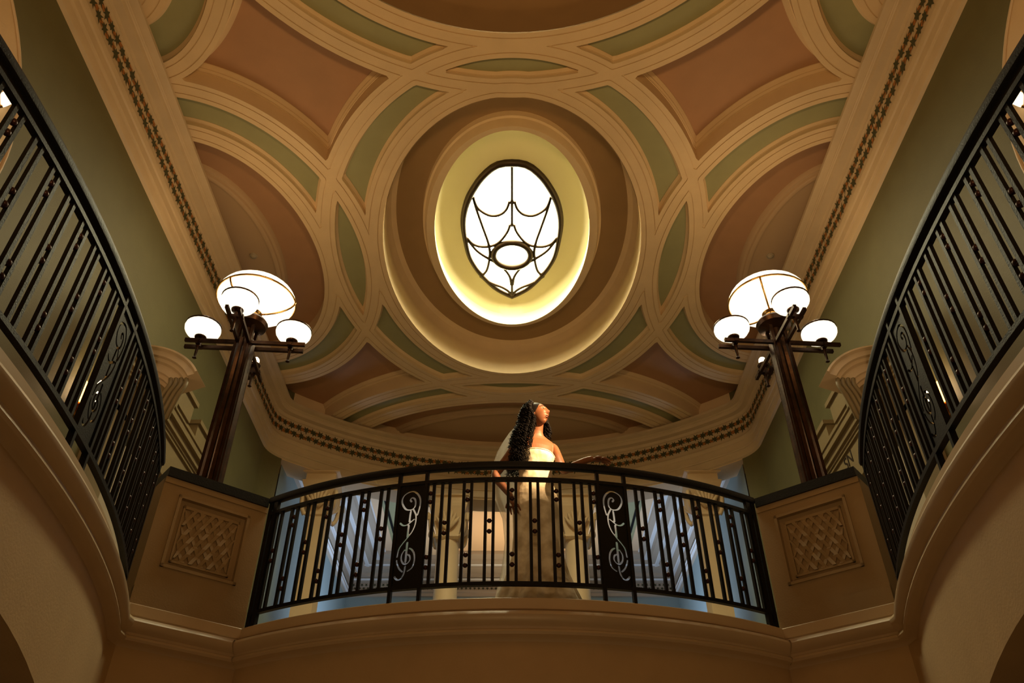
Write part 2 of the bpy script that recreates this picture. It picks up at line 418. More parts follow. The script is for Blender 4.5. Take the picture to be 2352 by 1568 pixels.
ceil = fast(ribs, 'ceiling', M['cream']); struct(ceil, 'ceiling of interlaced cream plaster rings', 'ceiling')
for (ty, key), mb in panels.items():
    if len(mb.f) < 6: continue
    m = M['pgreen'] if ty == 'green' else M['ppink']
    xs = [p[0] for p in mb.v]; on_axis = max(xs) > -1e-3
    if on_axis: mirror(mb); o = fast(mb, 'ceiling_panel', m, ceil)
    else:
        o = fast(mb, 'ceiling_panel', m, ceil); mb.v = [(-x, y, z) for x, y, z in mb.v]; o2 = fast(mb, 'ceiling_panel', m, ceil)
        o2['label'] = 'sage green recessed panel' if ty == 'green' else 'terracotta recessed panel'
    o['label'] = 'sage green recessed panel' if ty == 'green' else 'terracotta recessed panel'
# inner half medallions with their moulding rings
def ell(e, z, n=96, da=0, a0=0, a1=2*PI):
    return [(e[0]+(e[2]+da)*math.cos(t), e[1]+(e[3]+da)*math.sin(t), z) for t in np.linspace(a0, a1, n, endpoint=False)]
for key in ('Sm', 'Am', 'Tm'):
    for sx in ((1, -1) if key != 'Am' else (1,)):
        e = MINOR[key]; e = (e[0]*sx, e[1], e[2], e[3]); mb = MB(); z = HC
        mb.rings([ell(e, z+.245, da=.09), ell(e, z+.225, da=.085), ell(e, z+.195, da=.06), ell(e, z+.19, da=.03), ell(e, z+.165, da=.02), ell(e, z+.155, da=0), ell(e, z+.155, da=-.03), ell(e, z+.19, da=-.035), ell(e, z+.19, da=-.12*e[3]), ell(e, z+.19, da=-e[2]+.02)], 0, cap1=True)
        mb.build('ceiling_medallion', M['medal'], ceil, auto=30)
ceil2 = MB().box(-4, 4, -7.3, 17.5, 8.6, 8.7).build('ceiling_void', M['brown']); struct(ceil2, 'dark roof slab above the plaster ceiling', 'ceiling')

# ------------------------------------------------------------------ oculus recess and skylight
def oculus(name, hole, rim, label):
    ha, hb, hc = hole; ra, rb, rc = rim
    E = lambda a, b, c, z: ell((0, c, a, b), z)
    mb = MB()
    mb.rings([E(ha,hb,hc,HC-.001), E(ha,hb,hc,7.42), E(ha-.01,hb-.01,hc,7.47), E(ha-.05,hb-.05,hc,7.55), E(ha-.11,hb-.11,hc,7.59)], 0)
    mb.rings([E(ha-.11,hb-.11,hc,7.59), E(ra+.16,rb+.11,rc,7.61)], 1)
    mb.rings([E(ra+.16,rb+.11,rc,7.61), E(ra+.155,rb+.105,rc,7.53), E(ra+.13,rb+.08,rc,7.52), E(ra+.12,rb+.07,rc,7.45), E(ra+.10,rb+.055,rc,7.40), E(ra,rb,rc,7.40)], 2)
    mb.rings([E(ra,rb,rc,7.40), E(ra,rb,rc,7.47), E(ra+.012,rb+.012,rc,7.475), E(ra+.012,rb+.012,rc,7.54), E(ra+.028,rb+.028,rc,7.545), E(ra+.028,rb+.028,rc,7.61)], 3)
    return mb
def win_pt(u, v, z):
    dx = (u-1176)/FPX; dy = -(v-784)/FPX; c, s = math.cos(PITCH), math.sin(PITCH); y = c-dy*s; zz = s+dy*c; return (dx/zz*z, y/zz*z)
WZ = 7.80
def W(x, y): return win_pt(1000+x/3.92, 340+y/3.92, WZ)
outl = [(660,125),(590,134),(530,158),(500,178),(440,230),(380,300),(290,450),(245,620),(250,780),(290,960),(340,1060),(410,1150),(520,1255),(600,1305),(680,1347)]
OL = [W(x, y) for x, y in outl]; OL[0] = (0, OL[0][1]); OL[-1] = (0, OL[-1][1]); OL = [(p[0], p[1]) for p in OL]
OLs = smoothpath([(-OL[1][0], OL[1][1], 0)]+[(p[0], p[1], 0) for p in OL], 8)[8:]; OLs = [(p.x, p.y) for p in OLs]
wc = (0, 7.62)
ang = [math.atan2(p[1]-wc[1], -p[0]) for p in OLs]; rad = [math.hypot(p[0], p[1]-wc[1]) for p in OLs]   # angles from -pi/2 up to pi/2 on the left half
order = np.argsort(ang); ang = np.array(ang)[order]; rad = np.array(rad)[order]
def outline(t, da=0):
    x, y = math.cos(t), math.sin(t); r = np.interp(math.atan2(y, abs(x)), ang, rad)+da; return (x*r, wc[1]+y*r)
TT = np.linspace(0, 2*PI, 96, endpoint=False)
mb = oculus('c', (1.585, 2.387, 7.27), (.98, 1.69, 7.25), '')
last = ell((0, 7.25, 1.008, 1.718), 7.61)
out_ring = [(*outline(t), WZ+.02) for t in TT]
R = [last]
for f, zz in ((.25, .55), (.5, .85), (.75, .97), (1, 1)):
    R.append([(a[0]+(b[0]-a[0])*f, a[1]+(b[1]-a[1])*f, 7.61+(WZ+.02-7.61)*zz) for a, b in zip(last, out_ring)])
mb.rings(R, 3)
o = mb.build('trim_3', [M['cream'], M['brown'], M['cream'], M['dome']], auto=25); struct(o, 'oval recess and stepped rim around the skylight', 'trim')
mb = oculus('u', (2.40, 2.36, 1.81), (1.70, 1.66, 1.81), '')
mb.rings([ell((0, 1.81, 1.728, 1.688), 7.61), ell((0, 1.81, 1.4, 1.36), 8.0), ell((0, 1.81, .6, .56), 8.25)], 3, cap1=True)
o = mb.build('trim_4', [M['brown'], M['brown'], M['brown'], M['brown']], auto=25); struct(o, 'unlit round recess in the ceiling above the viewpoint', 'trim')  # brown on every face keeps this recess dark under the added uplight
# skylight
fr = MB(); pts = [(*outline(t, -.018), WZ+.005) for t in TT]
fr.tube(pts, [.034+.018*max(0, -math.sin(t)) for t in TT]+[.034], 8, closed=True)
wf = fr.build('window_1', M['bar_dark'], smooth=True); struct(wf, 'lit oval skylight with curved leaded glazing bars', 'window')
pn = MB(); pn.add([(*outline(t, .01), WZ+.11) for t in TT]+[(0, wc[1], WZ+.11)], [((j+1) % 96, j, 96) for j in range(96)])
rv = MB(); rv.rings([[(*outline(t), WZ+.018) for t in TT], [(*outline(t, .012), WZ+.112) for t in TT]]); rv.build('reveal', M['dome'], wf)
o = pn.build('pane', M['pane'], wf); o['label'] = 'white lit glass'
bars = [[(662,150),(666,330),(670,480),(672,700)], [(682,1180),(683,1260),(684,1345)],
        [(340,440),(375,530),(440,585),(515,610),(590,595),(640,550),(667,480)],
        [(672,690),(650,750),(600,820),(545,865),(480,885),(400,885),(335,860),(288,810)],
        [(340,440),(370,550),(430,720),(475,850),(490,960),(470,1080),(440,1130),(405,1152)],
        [(288,820),(370,920),(470,990),(560,1040),(630,1100),(670,1160),(683,1230)],
        [(405,1152),(500,1212),(600,1252),(660,1290),(684,1330)]]
for i, b in enumerate(bars):
    P = [W(x, y) for x, y in b]
    if i < 2: P = [(0, y) for x, y in P]
    for sx in ((1,) if i < 2 else (1, -1)):
        MB().tube(smoothpath([(sx*x, y, WZ) for x, y in P], 6), .021, 6).build('glazing_bar', M['bar_dark'], wf, smooth=True)
cx, cy = W(677, 957); ax = abs(W(677-165, 957)[0]-cx); y1 = W(677, 957-112)[1]; y2 = W(677, 957+112)[1]
MB().tube([(ax*math.cos(t), (y1+y2)/2+(y2-y1)/2*math.sin(t), WZ-.01) for t in np.linspace(0, 2*PI, 40, endpoint=False)], .045, 8, closed=True).build('oval_bar', M['bar_dark'], wf, smooth=True)

# ------------------------------------------------------------------ back room behind the colonnade
BX = 3.5; BY = 16.6; BZ = 6.95
bp = [(-BX, 11.25), (-BX, BY), (BX, BY), (BX, 11.25)]
mb = MB(); sweep(mb, [(-BX, 10.75)]+bp[1:3]+[(BX, 10.75)], [(0, GZ), (0, 7.2)])
o = mb.build('wall_back', M['blue']); struct(o, 'pale blue walls of the room behind the colonnade', 'wall')
mb = MB()
sweep(mb, bp, [(0, 6.30), (.05, 6.31), (.05, 6.37), (.08, 6.39), (.08, 6.43), (.03, 6.44), (.03, 6.60), (.10, 6.61), (.12, 6.66), (.22, 6.68), (.24, 6.74), (.40, 6.77), (.42, 6.81), (.62, 6.83), (.64, 6.87), (.86, 6.88), (.88, 6.93), (.88, 6.97)])
o = mb.build('trim_5', M['backtan'], auto=30); struct(o, 'stepped cream cornice of the room behind the colonnade', 'trim')
fl = MB()
for d, z in ((.075, 6.345), (.085, 6.41), (.155, 6.64), (.30, 6.745), (.50, 6.815), (.74, 6.87), (.885, 6.935)):
  for bq in ((bp[0], bp[1]), (bp[2], bp[3]))+((bp[1:3],) if d in (.155, .50) else ()): sweep(fl, bq, [(d-.06, z-.015), (d, z-.018), (d+.014, z), (d, z+.018), (d-.06, z+.015)])
fl.build('fillet', M['fillet'], o, auto=30)
mb2 = MB()
for side in range(3):
    a, b = Vector(bp[side]), Vector(bp[side+1]); Lg = (b-a).length; t = (b-a)/Lg; n = Vector((t.y, -t.x)); s = .1
    while s < Lg-.1:
        for z in (6.48, 6.555):
            p = a+t*(s+(z > 6.5)*.045)+n*.034
            vs = [(p.x+t.x*r*math.sin(q), p.y+t.y*r*math.sin(q), z+r*math.cos(q)) for q, r in [(2*PI*j/10, .04 if j % 2 else .016) for j in range(10)]]
            mb2.add(vs, [tuple(range(10))])
        s += .09
q = mb2.build('leaf_pattern', M['leaf'], o); q['kind'] = 'stuff'
mb = MB(); xs_ = np.linspace(-BX, BX, 41)
for a, b in zip(xs_[:-1], xs_[1:]): mb.add([(a, arc_y(a)+.40, BZ), (b, arc_y(b)+.40, BZ), (b, BY, BZ), (a, BY, BZ)], [(0,1,2,3)])
bc = mb.build('ceiling_back', M['peach']); struct(bc, 'peach ceiling of the room behind the colonnade', 'ceiling')
for sx in (-1, 1):
    MB().box(min(sx*2.42, sx*2.05), max(sx*2.42, sx*2.05), 12.4, 15.7, BZ-.02, BZ+.01).build('ceiling_panel', M['pgreen'], bc)
    MB().box(min(sx*2.0, sx*1.2), max(sx*2.0, sx*1.2), 12.4, 15.7, BZ-.10, BZ+.01).build('ceiling_beam', M['cream'], bc)
    MB().box(min(sx*2.35, sx*2.31), max(sx*2.35, sx*2.31), 12.6, 14.8, BZ-.05, BZ-.015).build('slot_vent', M['iron'], bc)['label'] = 'thin black slot vent'
MB().box(-1.2, 1.2, 13.2, 13.65, BZ-.16, BZ+.01).build('ceiling_beam', M['cream'], bc)

# columns of the colonnade
def column(x, label, pil=False, group=None):
    y = arc_y(x)+.20; t = empty('pilaster' if pil else 'column', (x, y, GZ)); hw = .15 if pil else .19
    tag(t, label, 'pilaster' if pil else 'column')
    MB().box(-hw-.06, hw+.06, -hw-.06, hw+.06, 0, .22).box(-hw-.03, hw+.03, -hw-.03, hw+.03, .22, .30).build('base', M['cream'], t)
    n = 24
    if pil: MB().box(-hw, hw, -hw, hw, .30, 3.5).build('shaft', M['cream'], t)
    else: MB().lathe([(hw, .3), (hw*1.0, 1.5), (hw*.93, 3.5)], 28).build('shaft', M['cream'], t, auto=40)
    h0, h1 = 3.45, 4.165; cap = MB(); k = 1.0
    sq = lambda a, z: [(-a,-a,z),(a,-a,z),(a,a,z),(-a,a,z)]
    cap.rings([sq(hw*.95, h0), sq(hw+.03, h0+.03), sq(hw+.03, h0+.06), sq(hw-.01, h0+.07), sq(hw+.03, h0+.3), sq(hw+.11, h1-.2), sq(hw+.12, h1-.15), sq(hw+.08, h1-.13), sq(hw+.08, h1-.03), sq(hw+.13, h1-.02), sq(hw+.13, h1)], 0, True, True, True)
    cp = cap.build('capital', M['cream'], t)
    for j in range(4):
        T = Matrix.Rotation(j*PI/2, 4, 'Z'); lf = MB()
        for q in range(7):      # palmette of ribs fanned out on each face
            a = (q-3)*.32; P = [(.015*math.sin(a), -hw-.035, h0+.14), (.12*math.sin(a), -hw-.085, h0+.14+.13*math.cos(a)), (.22*math.sin(a), -hw-.10, h0+.15+.30*math.cos(a))]
            lf.tube(smoothpath(P, 3), [.02, .026, .03, .032, .03, .024, .014], 5, T=T)
        lf.build('leaf_ornament', M['cream'], cp, smooth=True)
        T2 = T @ Matrix.Rotation(PI/4, 4, 'Z'); d = (hw+.10)*1.35
        P = [(0, -d*.74, h0+.02), (0, -d*.92, h0+.12), (0, -d*1.0, h0+.3), (0, -d*1.12, h0+.36), (0, -d*1.18, h0+.30), (0, -d*1.12, h0+.26)]
        MB().tube(smoothpath(P, 3), .034, 6, T=T2).build('corner_leaf', M['cream'], cp, smooth=True)
    return t
column(-1.02, 'cream column of the colonnade left of the bride behind the railing')
column(1.02, 'cream column of the colonnade right of the bride behind the railing')
column(-2.93, 'cream square pilaster at the left end of the colonnade', True)
column(2.93, 'cream square pilaster at the right end of the colonnade', True)

# ------------------------------------------------------------------ door surrounds with arched hoods on the side walls
def doorway(sx, n):
    X = lambda d: sx*(WX-d)        # d = projection from the wall
    def bx(mb, d0, d1, y0, y1, z0, z1): x0, x1 = sorted((X(d0), X(d1))); mb.box(x0, x1, y0, y1, z0, z1)
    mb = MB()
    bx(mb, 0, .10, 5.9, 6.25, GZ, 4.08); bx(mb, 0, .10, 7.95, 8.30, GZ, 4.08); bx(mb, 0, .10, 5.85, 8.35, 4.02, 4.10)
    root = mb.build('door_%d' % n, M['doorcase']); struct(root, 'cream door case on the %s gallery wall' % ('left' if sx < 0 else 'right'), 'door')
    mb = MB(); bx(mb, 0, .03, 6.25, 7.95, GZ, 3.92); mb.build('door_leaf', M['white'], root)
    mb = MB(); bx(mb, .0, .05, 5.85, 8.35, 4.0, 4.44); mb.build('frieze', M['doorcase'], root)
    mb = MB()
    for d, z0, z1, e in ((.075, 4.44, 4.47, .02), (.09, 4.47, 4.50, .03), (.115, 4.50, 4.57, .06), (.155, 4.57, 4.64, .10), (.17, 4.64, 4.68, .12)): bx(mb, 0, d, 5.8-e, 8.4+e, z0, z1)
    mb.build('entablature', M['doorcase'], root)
    mb = MB(); bx(mb, 0, .19, 6.90, 7.32, 4.68, 4.90); bx(mb, 0, .22, 6.86, 7.36, 4.90, 4.95); mb.build('plinth', M['doorcase'], root)
    mb = MB(); bx(mb, 0, .15, 7.62, 8.40, 4.68, 4.86); bx(mb, 0, .18, 7.60, 8.45, 4.86, 4.91); mb.build('blocking', M['doorcase'], root)
    mb = MB(); pts = [(.10, 0), (.16, .05), (.17, .14), (.11, .24), (.07, .40), (.06, .6)]
    mb.rings([[(X(d), y, 4.30-z) for d, z in pts] for y in (8.36, 8.60)], 0, False)
    for y in (8.36, 8.60): mb.add([(X(d), y, 4.30-z) for d, z in pts]+[(X(0), y, 4.30-.6), (X(0), y, 4.30)], [tuple(range(8))])
    mb.build('console', M['doorcase'], root)
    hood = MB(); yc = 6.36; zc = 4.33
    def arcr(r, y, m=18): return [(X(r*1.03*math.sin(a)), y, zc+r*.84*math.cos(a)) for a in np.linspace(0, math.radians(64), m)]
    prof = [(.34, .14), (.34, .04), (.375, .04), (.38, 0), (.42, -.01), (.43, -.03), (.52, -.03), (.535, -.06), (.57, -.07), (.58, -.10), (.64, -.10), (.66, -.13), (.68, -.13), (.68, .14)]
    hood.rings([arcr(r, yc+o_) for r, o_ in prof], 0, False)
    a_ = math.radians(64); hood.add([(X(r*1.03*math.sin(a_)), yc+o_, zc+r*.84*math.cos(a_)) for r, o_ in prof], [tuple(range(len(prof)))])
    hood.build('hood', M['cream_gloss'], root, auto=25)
    br = MB()
    for j in range(4):
        d = .36+.05*j; br.tube(smoothpath([(X(d), yc-.05, 4.54), (X(d+.02), yc-.07, 4.46), (X(d-.02), yc-.06, 4.36), (X(d-.08), yc+.0, 4.24), (X(d-.14), yc+.08, 4.16)], 4), [.022]*16+[.010], 6)
    br.build('fluted_bracket', M['doorcase'], root, smooth=True)
    mb = MB(); bx(mb, 0, .34, yc+.05, yc+.28, 4.42, 4.62); mb.build('bracket_block', M['doorcase'], root)
    return root
d1 = doorway(-1, 1); d2 = doorway(1, 2)
# lettering on the right-hand frieze
fc = bpy.data.curves.new('lettering', 'FONT'); fc.body = 'SN'; fc.size = .20; fc.extrude = .003; fc.align_x = 'LEFT'
tmp = bpy.data.objects.new('lettering', fc); C.objects.link(tmp); dg = bpy.context.evaluated_depsgraph_get(); dg.update()
me = bpy.data.meshes.new_from_object(tmp.evaluated_get(dg)); bpy.data.objects.remove(tmp); me.materials.clear(); me.materials.append(M['letter'])
o = link('lettering', me, d2, (WX-.053, 7.66, 4.285), (PI/2, 0, -PI/2)); o['label'] = 'dark letters reading SN'

# arched wall panels in the middle of the side walls, with a small uplight
for sx in (-1, 1):
    mb = MB(); x0 = sx*(WX-.004); x1 = sx*(WX-.03); r = 1.31; yc, zc = 2.4, 4.4
    A = [(yc+r*math.cos(a), zc+r*math.sin(a)) for a in np.linspace(0, PI, 40)]; A = [(yc+r, GZ)]+A+[(yc-r, GZ)]
    mb.add([(x1, y, z) for y, z in A], [tuple(range(len(A)))]); mb.add([(x0, y, z) for y, z in A]+[(x1, y, z) for y, z in A], [(i, i+1, i+1+len(A), i+len(A)) for i in range(len(A)-1)])
    p = mb.build('trim_%d' % (6 if sx < 0 else 7), M['fascia']); struct(p, 'tan arched recess panel on the %s gallery wall' % ('left' if sx < 0 else 'right'), 'trim')
    MB().tube([(x1, y, z) for y, z in A], .014, 6).build('bead', M['cream_gloss'], p, smooth=True)
    t = empty('wall_uplight', (sx*(WX-.03), 3.40, 4.80)); tag(t, 'small lit wall uplight in the arched panel at the far %s edge' % ('left' if sx < 0 else 'right'), 'wall light')
    MB().lathe([(.01, 0), (.02, .02), (.035, .06), (.05, .10), (.045, .10), (.02, .03)], 14, (-sx*.05, 0, 0), cap=False).build('shade', M['opal'], t, smooth=True)
    MB().box(-.02, .02, -.02, .02, -.05, .02).bar((0, 0, -.02), (-sx*.05, 0, 0), .015, .015).build('bracket', M['brass'], t)

# wall sconces
for sx in (-1, 1):
    t = empty('wall_sconce', (sx*WX, 5.62, 3.80)); tag(t, 'tall lit glass wall sconce with brass base behind the %s railing' % ('left' if sx < 0 else 'right'), 'sconce')
    d = -sx
    MB().lathe([(.048, 0), (.05, .02), (.05, .20), (.048, .22)], 14, (d*.09, 0, 0)).build('glass', M['sconce'], t, smooth=True)
    MB().lathe([(.03, -.09), (.054, -.07), (.054, 0)], 14, (d*.09, 0, 0)).build('base_cup', M['brass'], t)
    MB().lathe([(.054, .22), (.054, .235)], 14, (d*.09, 0, 0)).build('top_ring', M['bronze'], t)
    MB().box(*sorted((0, d*.03)), -.05, .05, -.14, .20).bar((d*.02, 0, -.05), (d*.09, 0, -.05), .025, .025).build('backplate', M['brass'], t)
    light('POINT', (sx*(WX-.17), 5.60, 4.14), 3, (1, .62, .28), .05)

# ------------------------------------------------------------------ pierced scroll plate (shared mesh)
def scroll_plate():
    Wd, Ht = .205, .765
    def mp(x, y):
        xl = 165-(y-205)*110/1125; xr = 470-(y-170)*75/1130; s = (x-xl)/(xr-xl); t = (y-(205-35*s))/1125; return (s*Wd, Ht*(1-t))
    raw = [([(300,372),(286,350),(305,325),(335,335),(347,375),(338,430),(300,465),(240,465),(202,420),(190,360),(215,300),(270,260),(330,250),(380,290),(402,350),(395,430),(368,525)], 11),
           ([(325,470),(350,530),(345,620),(310,710),(250,790),(190,860),(150,920),(130,1005)], 10), ([(124,1040),(132,1080),(155,1130),(192,1162)], 9),
           ([(255,1152),(310,1110),(336,1030),(330,960),(303,918),(275,905)], 10), ([(218,925),(184,980),(182,1040),(210,1076),(250,1070),(282,1030),(280,990),(262,975)], 10),
           ([(290,490),(281,550),(275,598)], 13), ([(266,655),(258,720),(252,775)], 13), ([(250,845),(240,950),(230,1050)], 14), ([(226,1105),(213,1175),(178,1232),(135,1250),(100,1220)], 11),
           ([(165,625),(200,650),(250,640),(327,578)], 11)]
    segs = []
    for P, hw in raw:
        Q = smoothpath([(*mp(x, y), 0) for x, y in P], 5); w_ = hw/300*Wd
        segs += [(Q[i].x, Q[i].y, Q[i+1].x, Q[i+1].y, w_) for i in range(len(Q)-1)]
    h = .0045; X = np.linspace(0, Wd, int(Wd/h)+1); Y = np.linspace(0, Ht, int(Ht/h)+1)
    gx, gy = np.meshgrid(X, Y, indexing='ij'); D = np.full(gx.shape, 9.)
    for a, b, c, d, w_ in segs:
        L2 = (c-a)**2+(d-b)**2+1e-12; t = np.clip(((gx-a)*(c-a)+(gy-b)*(d-b))/L2, 0, 1)
        D = np.minimum(D, np.hypot(gx-a-t*(c-a), gy-b-t*(d-b))-w_)
    mb = MB(); th = .006
    def emit(pl):
        n = len(pl); mb.add([(p[0]-Wd/2, -th, p[1]) for p in pl], [tuple(range(n))]); mb.add([(p[0]-Wd/2, th, p[1]) for p in pl], [tuple(range(n))[::-1]])
    # merge solid runs along each column to keep it cheap
    for i in range(len(X)-1):
        j = 0
        while j < len(Y)-1:
            q = lambda j: [(X[i],Y[j],D[i,j]), (X[i+1],Y[j],D[i+1,j]), (X[i+1],Y[j+1],D[i+1,j+1]), (X[i],Y[j+1],D[i,j+1])]
            c = q(j); mn = min(p[2] for p in c); mx = max(p[2] for p in c)
            if mn > 0:
                k = j
                while k+1 < len(Y)-1 and min(p[2] for p in q(k+1)) > 0: k += 1
                emit([c[0], c[1], q(k)[2], q(k)[3]]); j = k+1; continue
            if mx > 0:
                for tr in ([c[0], c[1], c[2]], [c[0], c[2], c[3]]):
                    pl = clip(tr, 0, True)
                    if len(pl) > 2:
                        emit(pl); e = [p for p in pl if abs(p[2]) < 1e-12]
                        if len(e) == 2: mb.add([(e[0][0]-Wd/2,-th,e[0][1]),(e[1][0]-Wd/2,-th,e[1][1]),(e[1][0]-Wd/2,th,e[1][1]),(e[0][0]-Wd/2,th,e[0][1])], [(0,1,2,3)])
            j += 1
    for x in (-Wd/2, Wd/2): mb.add([(x,-th,0),(x,th,0),(x,th,Ht),(x,-th,Ht)], [(0,1,2,3)])
    me = mb.mesh('scroll_panel', M['iron'])
    mm = MB(); mm.v = [(-x, y, z) for x, y, z in mb.v]; mm.f = mb.f; mm.m = mb.m
    return me, mm.mesh('scroll_panel', M['iron'])
PLATE, PLATEM = scroll_plate()

# ------------------------------------------------------------------ railings
Z0, Z1 = 2.105, 2.90
BARM = MB().box(-.0105, .0105, -.0105, .0105, 0, Z1-Z0).mesh('bar', M['iron'])
BALLM = MB().ball((0,0,0), .0175, n=12, m=8).mesh('ball', M['knob'], True)
def railing(root, fn, nrm, s0, s1, pairs, plates, posts, hz):
    # fn(s) -> plan point in world, nrm(s) -> angle of the rail direction
    S = np.linspace(s0, s1, 60); P = [fn(s) for s in S]
    mb = MB(); HR = [(-.026, 2.995), (-.031, 3.018), (-.024, 3.042), (0, 3.05), (.024, 3.042), (.031, 3.018), (.026, 2.995), (.012, 2.988), (-.012, 2.988), (-.026, 2.995)]; sweep(mb, P, [(d, z-hz) for d, z in HR])
    for i in (0, -1):
        Nn = right_normals([Vector(p) for p in P])[i]; p = Vector(P[i]); n = len(mb.v)
        mb.add([(p.x+Nn.x*d, p.y+Nn.y*d, z) for d, z in [(q[0], q[1]-hz) for q in HR[:9]]], [tuple(range(9))])
    mb.build('handrail', M['iron'], root, auto=50)
    for nm, z, h, w_ in (('top_rail', Z1, .026, .034), ('bottom_rail', Z0, .026, .034)):
        mb = MB(); sweep(mb, P, [(-w_/2, z-h/2), (-w_/2, z+h/2), (w_/2, z+h/2), (w_/2, z-h/2), (-w_/2, z-h/2)]); mb.build(nm, M['iron'], root)
    for s, kind, gap in pairs:
        for d in ((-gap/2, gap/2)):
            p = fn(s+d); link('bar', BARM, root, (p[0], p[1], Z0), (0, 0, nrm(s+d)))
        for z in ((2.49, 2.571) if kind == 'A' else (2.242, 2.318, 2.743, 2.812)):
            p = fn(s); link('ball', BALLM, root, (p[0], p[1], z))
    for s, flip in plates:
        p = fn(s); link('scroll_panel', PLATEM if flip else PLATE, root, (p[0], p[1], 2.118), (0, 0, nrm(s)))
    for s, w_, z in posts:
        p = fn(s); me = MB().box(-w_/2, w_/2, -.016, .016, 2.0, z).mesh('post', M['iron']); link('post', me, root, (p[0], p[1], 0), (0, 0, nrm(s)))
fr = tag(empty('balcony_railing'), 'black iron railing of the front balcony before the bride with two pierced scroll panels', 'railing')
pairs = [(.162*k, 'B' if k % 2 == 0 else 'A', .056) for k in range(-3, 4)]
for sg in (-1, 1):
    pairs.append((sg*.602, 'B', .05)); pairs += [(sg*(.962+.160*i), 'AB'[i % 2], .056) for i in range(7)]
railing(fr, front_pt, lambda s: s/3.49, -2.048, 2.048, pairs, [(-.742, False), (.742, True)], [(sg*s, .024, 2.99) for sg in (-1, 1) for s in (.637, .847)]+[(sg*s, .04, 2.99) for sg in (-1, 1) for s in (1.975, 2.028)], 0)
for sg in (-1, 1):
    sidef = (lambda s: side_pt(s)) if sg < 0 else (lambda s: (-side_pt(s)[0], side_pt(s)[1]))
    ang_ = (lambda s: PI/2+s/8) if sg < 0 else (lambda s: PI/2-s/8)
    r = tag(empty('balcony_railing'), 'black iron gallery railing curving along the %s side of the well' % ('left' if sg < 0 else 'right'), 'railing')
    pairs = [(.165*k, 'B' if k % 2 == 0 else 'A', .056) for k in range(-5, 6)]+[(1.275+.162*i, 'AB'[i % 2], .056) for i in range(10)]+[(-1.275-.162*i, 'AB'[i % 2], .056) for i in range(10)]
    railing(r, sidef, ang_, -2.86, 2.86, pairs, [(1.055, sg > 0), (-1.055, sg < 0)], [(t*s, .026, 2.97) for t in (-1, 1) for s in (.945, 1.165)]+[(t*2.83, .04, 2.96) for t in (-1, 1)], .03)

# ------------------------------------------------------------------ pedestals with basket-weave panels, and the lamp standards
def pedestal(sx):
    A = Vector((PA[0], PA[1])); B = Vector((PB[0], PB[1])); t = (B-A).normalized(); Wp = (B-A).length; n = Vector((t.y, -t.x))   # n towards the well
    root = empty('pedestal'); tag(root, 'cream lamp pedestal with basket-weave relief panel on the %s of the balcony' % ('left' if sx < 0 else 'right'), 'pedestal')
    def P(u, d, z): q = A+t*u+n*d; return (q.x if sx < 0 else -q.x, q.y, z)
    def slab(mb, u0, u1, d0, d1, z0, z1): mb.add([P(u0,d0,z0),P(u1,d0,z0),P(u1,d1,z0),P(u0,d1,z0),P(u0,d0,z1),P(u1,d0,z1),P(u1,d1,z1),P(u0,d1,z1)], [(0,3,2,1),(4,5,6,7),(0,1,5,4),(1,2,6,5),(2,3,7,6),(3,0,4,7)])
    mb = MB(); D = -.62
    slab(mb, 0, Wp, D, -.03, 2.0, 2.97); slab(mb, 0, Wp, -.03, 0, 2.0, 2.30); slab(mb, 0, Wp, -.03, .0, 2.86, 2.97); slab(mb, 0, .13, -.03, 0, 2.30, 2.86); slab(mb, Wp-.13, Wp, -.03, 0, 2.30, 2.86)
    slab(mb, 0, Wp, -.03, .012, 2.925, 2.97); slab(mb, 0, Wp, -.03, .012, 2.0, 2.13); mb.build('body', M['stone'], root)
    mb = MB(); slab(mb, .0, Wp-.01, D-.02, .03, 2.97, 3.045); mb.build('cap', M['iron'], root)['label'] = 'black cap slab'
    mb = MB(); u0, u1, z0, z1 = .13, Wp-.13, 2.30, 2.86
    for a, b, c, d in ((u0,u1,z0,z0+.022),(u0,u1,z1-.022,z1),(u0,u0+.022,z0,z1),(u1-.022,u1,z0,z1)): slab(mb, a, b, -.03, .014, c, d)
    mb.build('panel_frame', M['stone'], root)
    mb = MB()
    for a, b, c, d in ((u0+.06,u1-.06,z0+.055,z0+.07),(u0+.06,u1-.06,z1-.085,z1-.062),(u0+.06,u0+.075,z0+.055,z1-.062),(u1-.075,u1-.06,z0+.055,z1-.062)): slab(mb, a, b, -.03, -.012, c, d)
    mb.build('inner_frame', M['stone'], root)
    ua, ub, za, zb = u0+.075, u1-.075, z0+.07, z1-.085; m = 6; pu = (ub-ua)/m; sl = 1.75
    for fam in (1, -1):
        for k in range(-4, m+5):
            # strip u = ua + k*pu + fam*(z-za)/sl ; clip to the rectangle
            f = lambda z: ua+(k+.5)*pu+fam*(z-(za+zb)/2)/sl
            zs = sorted([za+(zb-za)*i/24 for i in range(25)]); inside = [z for z in zs if ua-.004 <= f(z) <= ub+.004]
            if len(inside) < 3: continue
            a, b = inside[0], inside[-1]; wd = .030; off = -.010 if fam > 0 else -.018
            # woven: broken into pieces that pass over and under
            st = MB(); cnt = max(2, int((b-a)/.06))
            vs = []
            for i in range(cnt+1):
                z = a+(b-a)*i/cnt; o_ = off+(.007 if (i+k) % 2 else -.005)
                for du, dd in ((-wd/2, -.03), (-wd/2, o_), (wd/2, o_), (wd/2, -.03)): vs.append(P(min(max(f(z)+du, ua), ub), dd, z))
            fs = [(4*i+j, 4*i+j+1, 4*i+5+j, 4*i+4+j) for i in range(cnt) for j in range(3)]
            st.add(vs, fs); st.build('lattice_strip', M['stone'], root)
    q = A+t*(Wp/2)+n*(-.31); return (q.x if sx < 0 else -q.x, q.y)
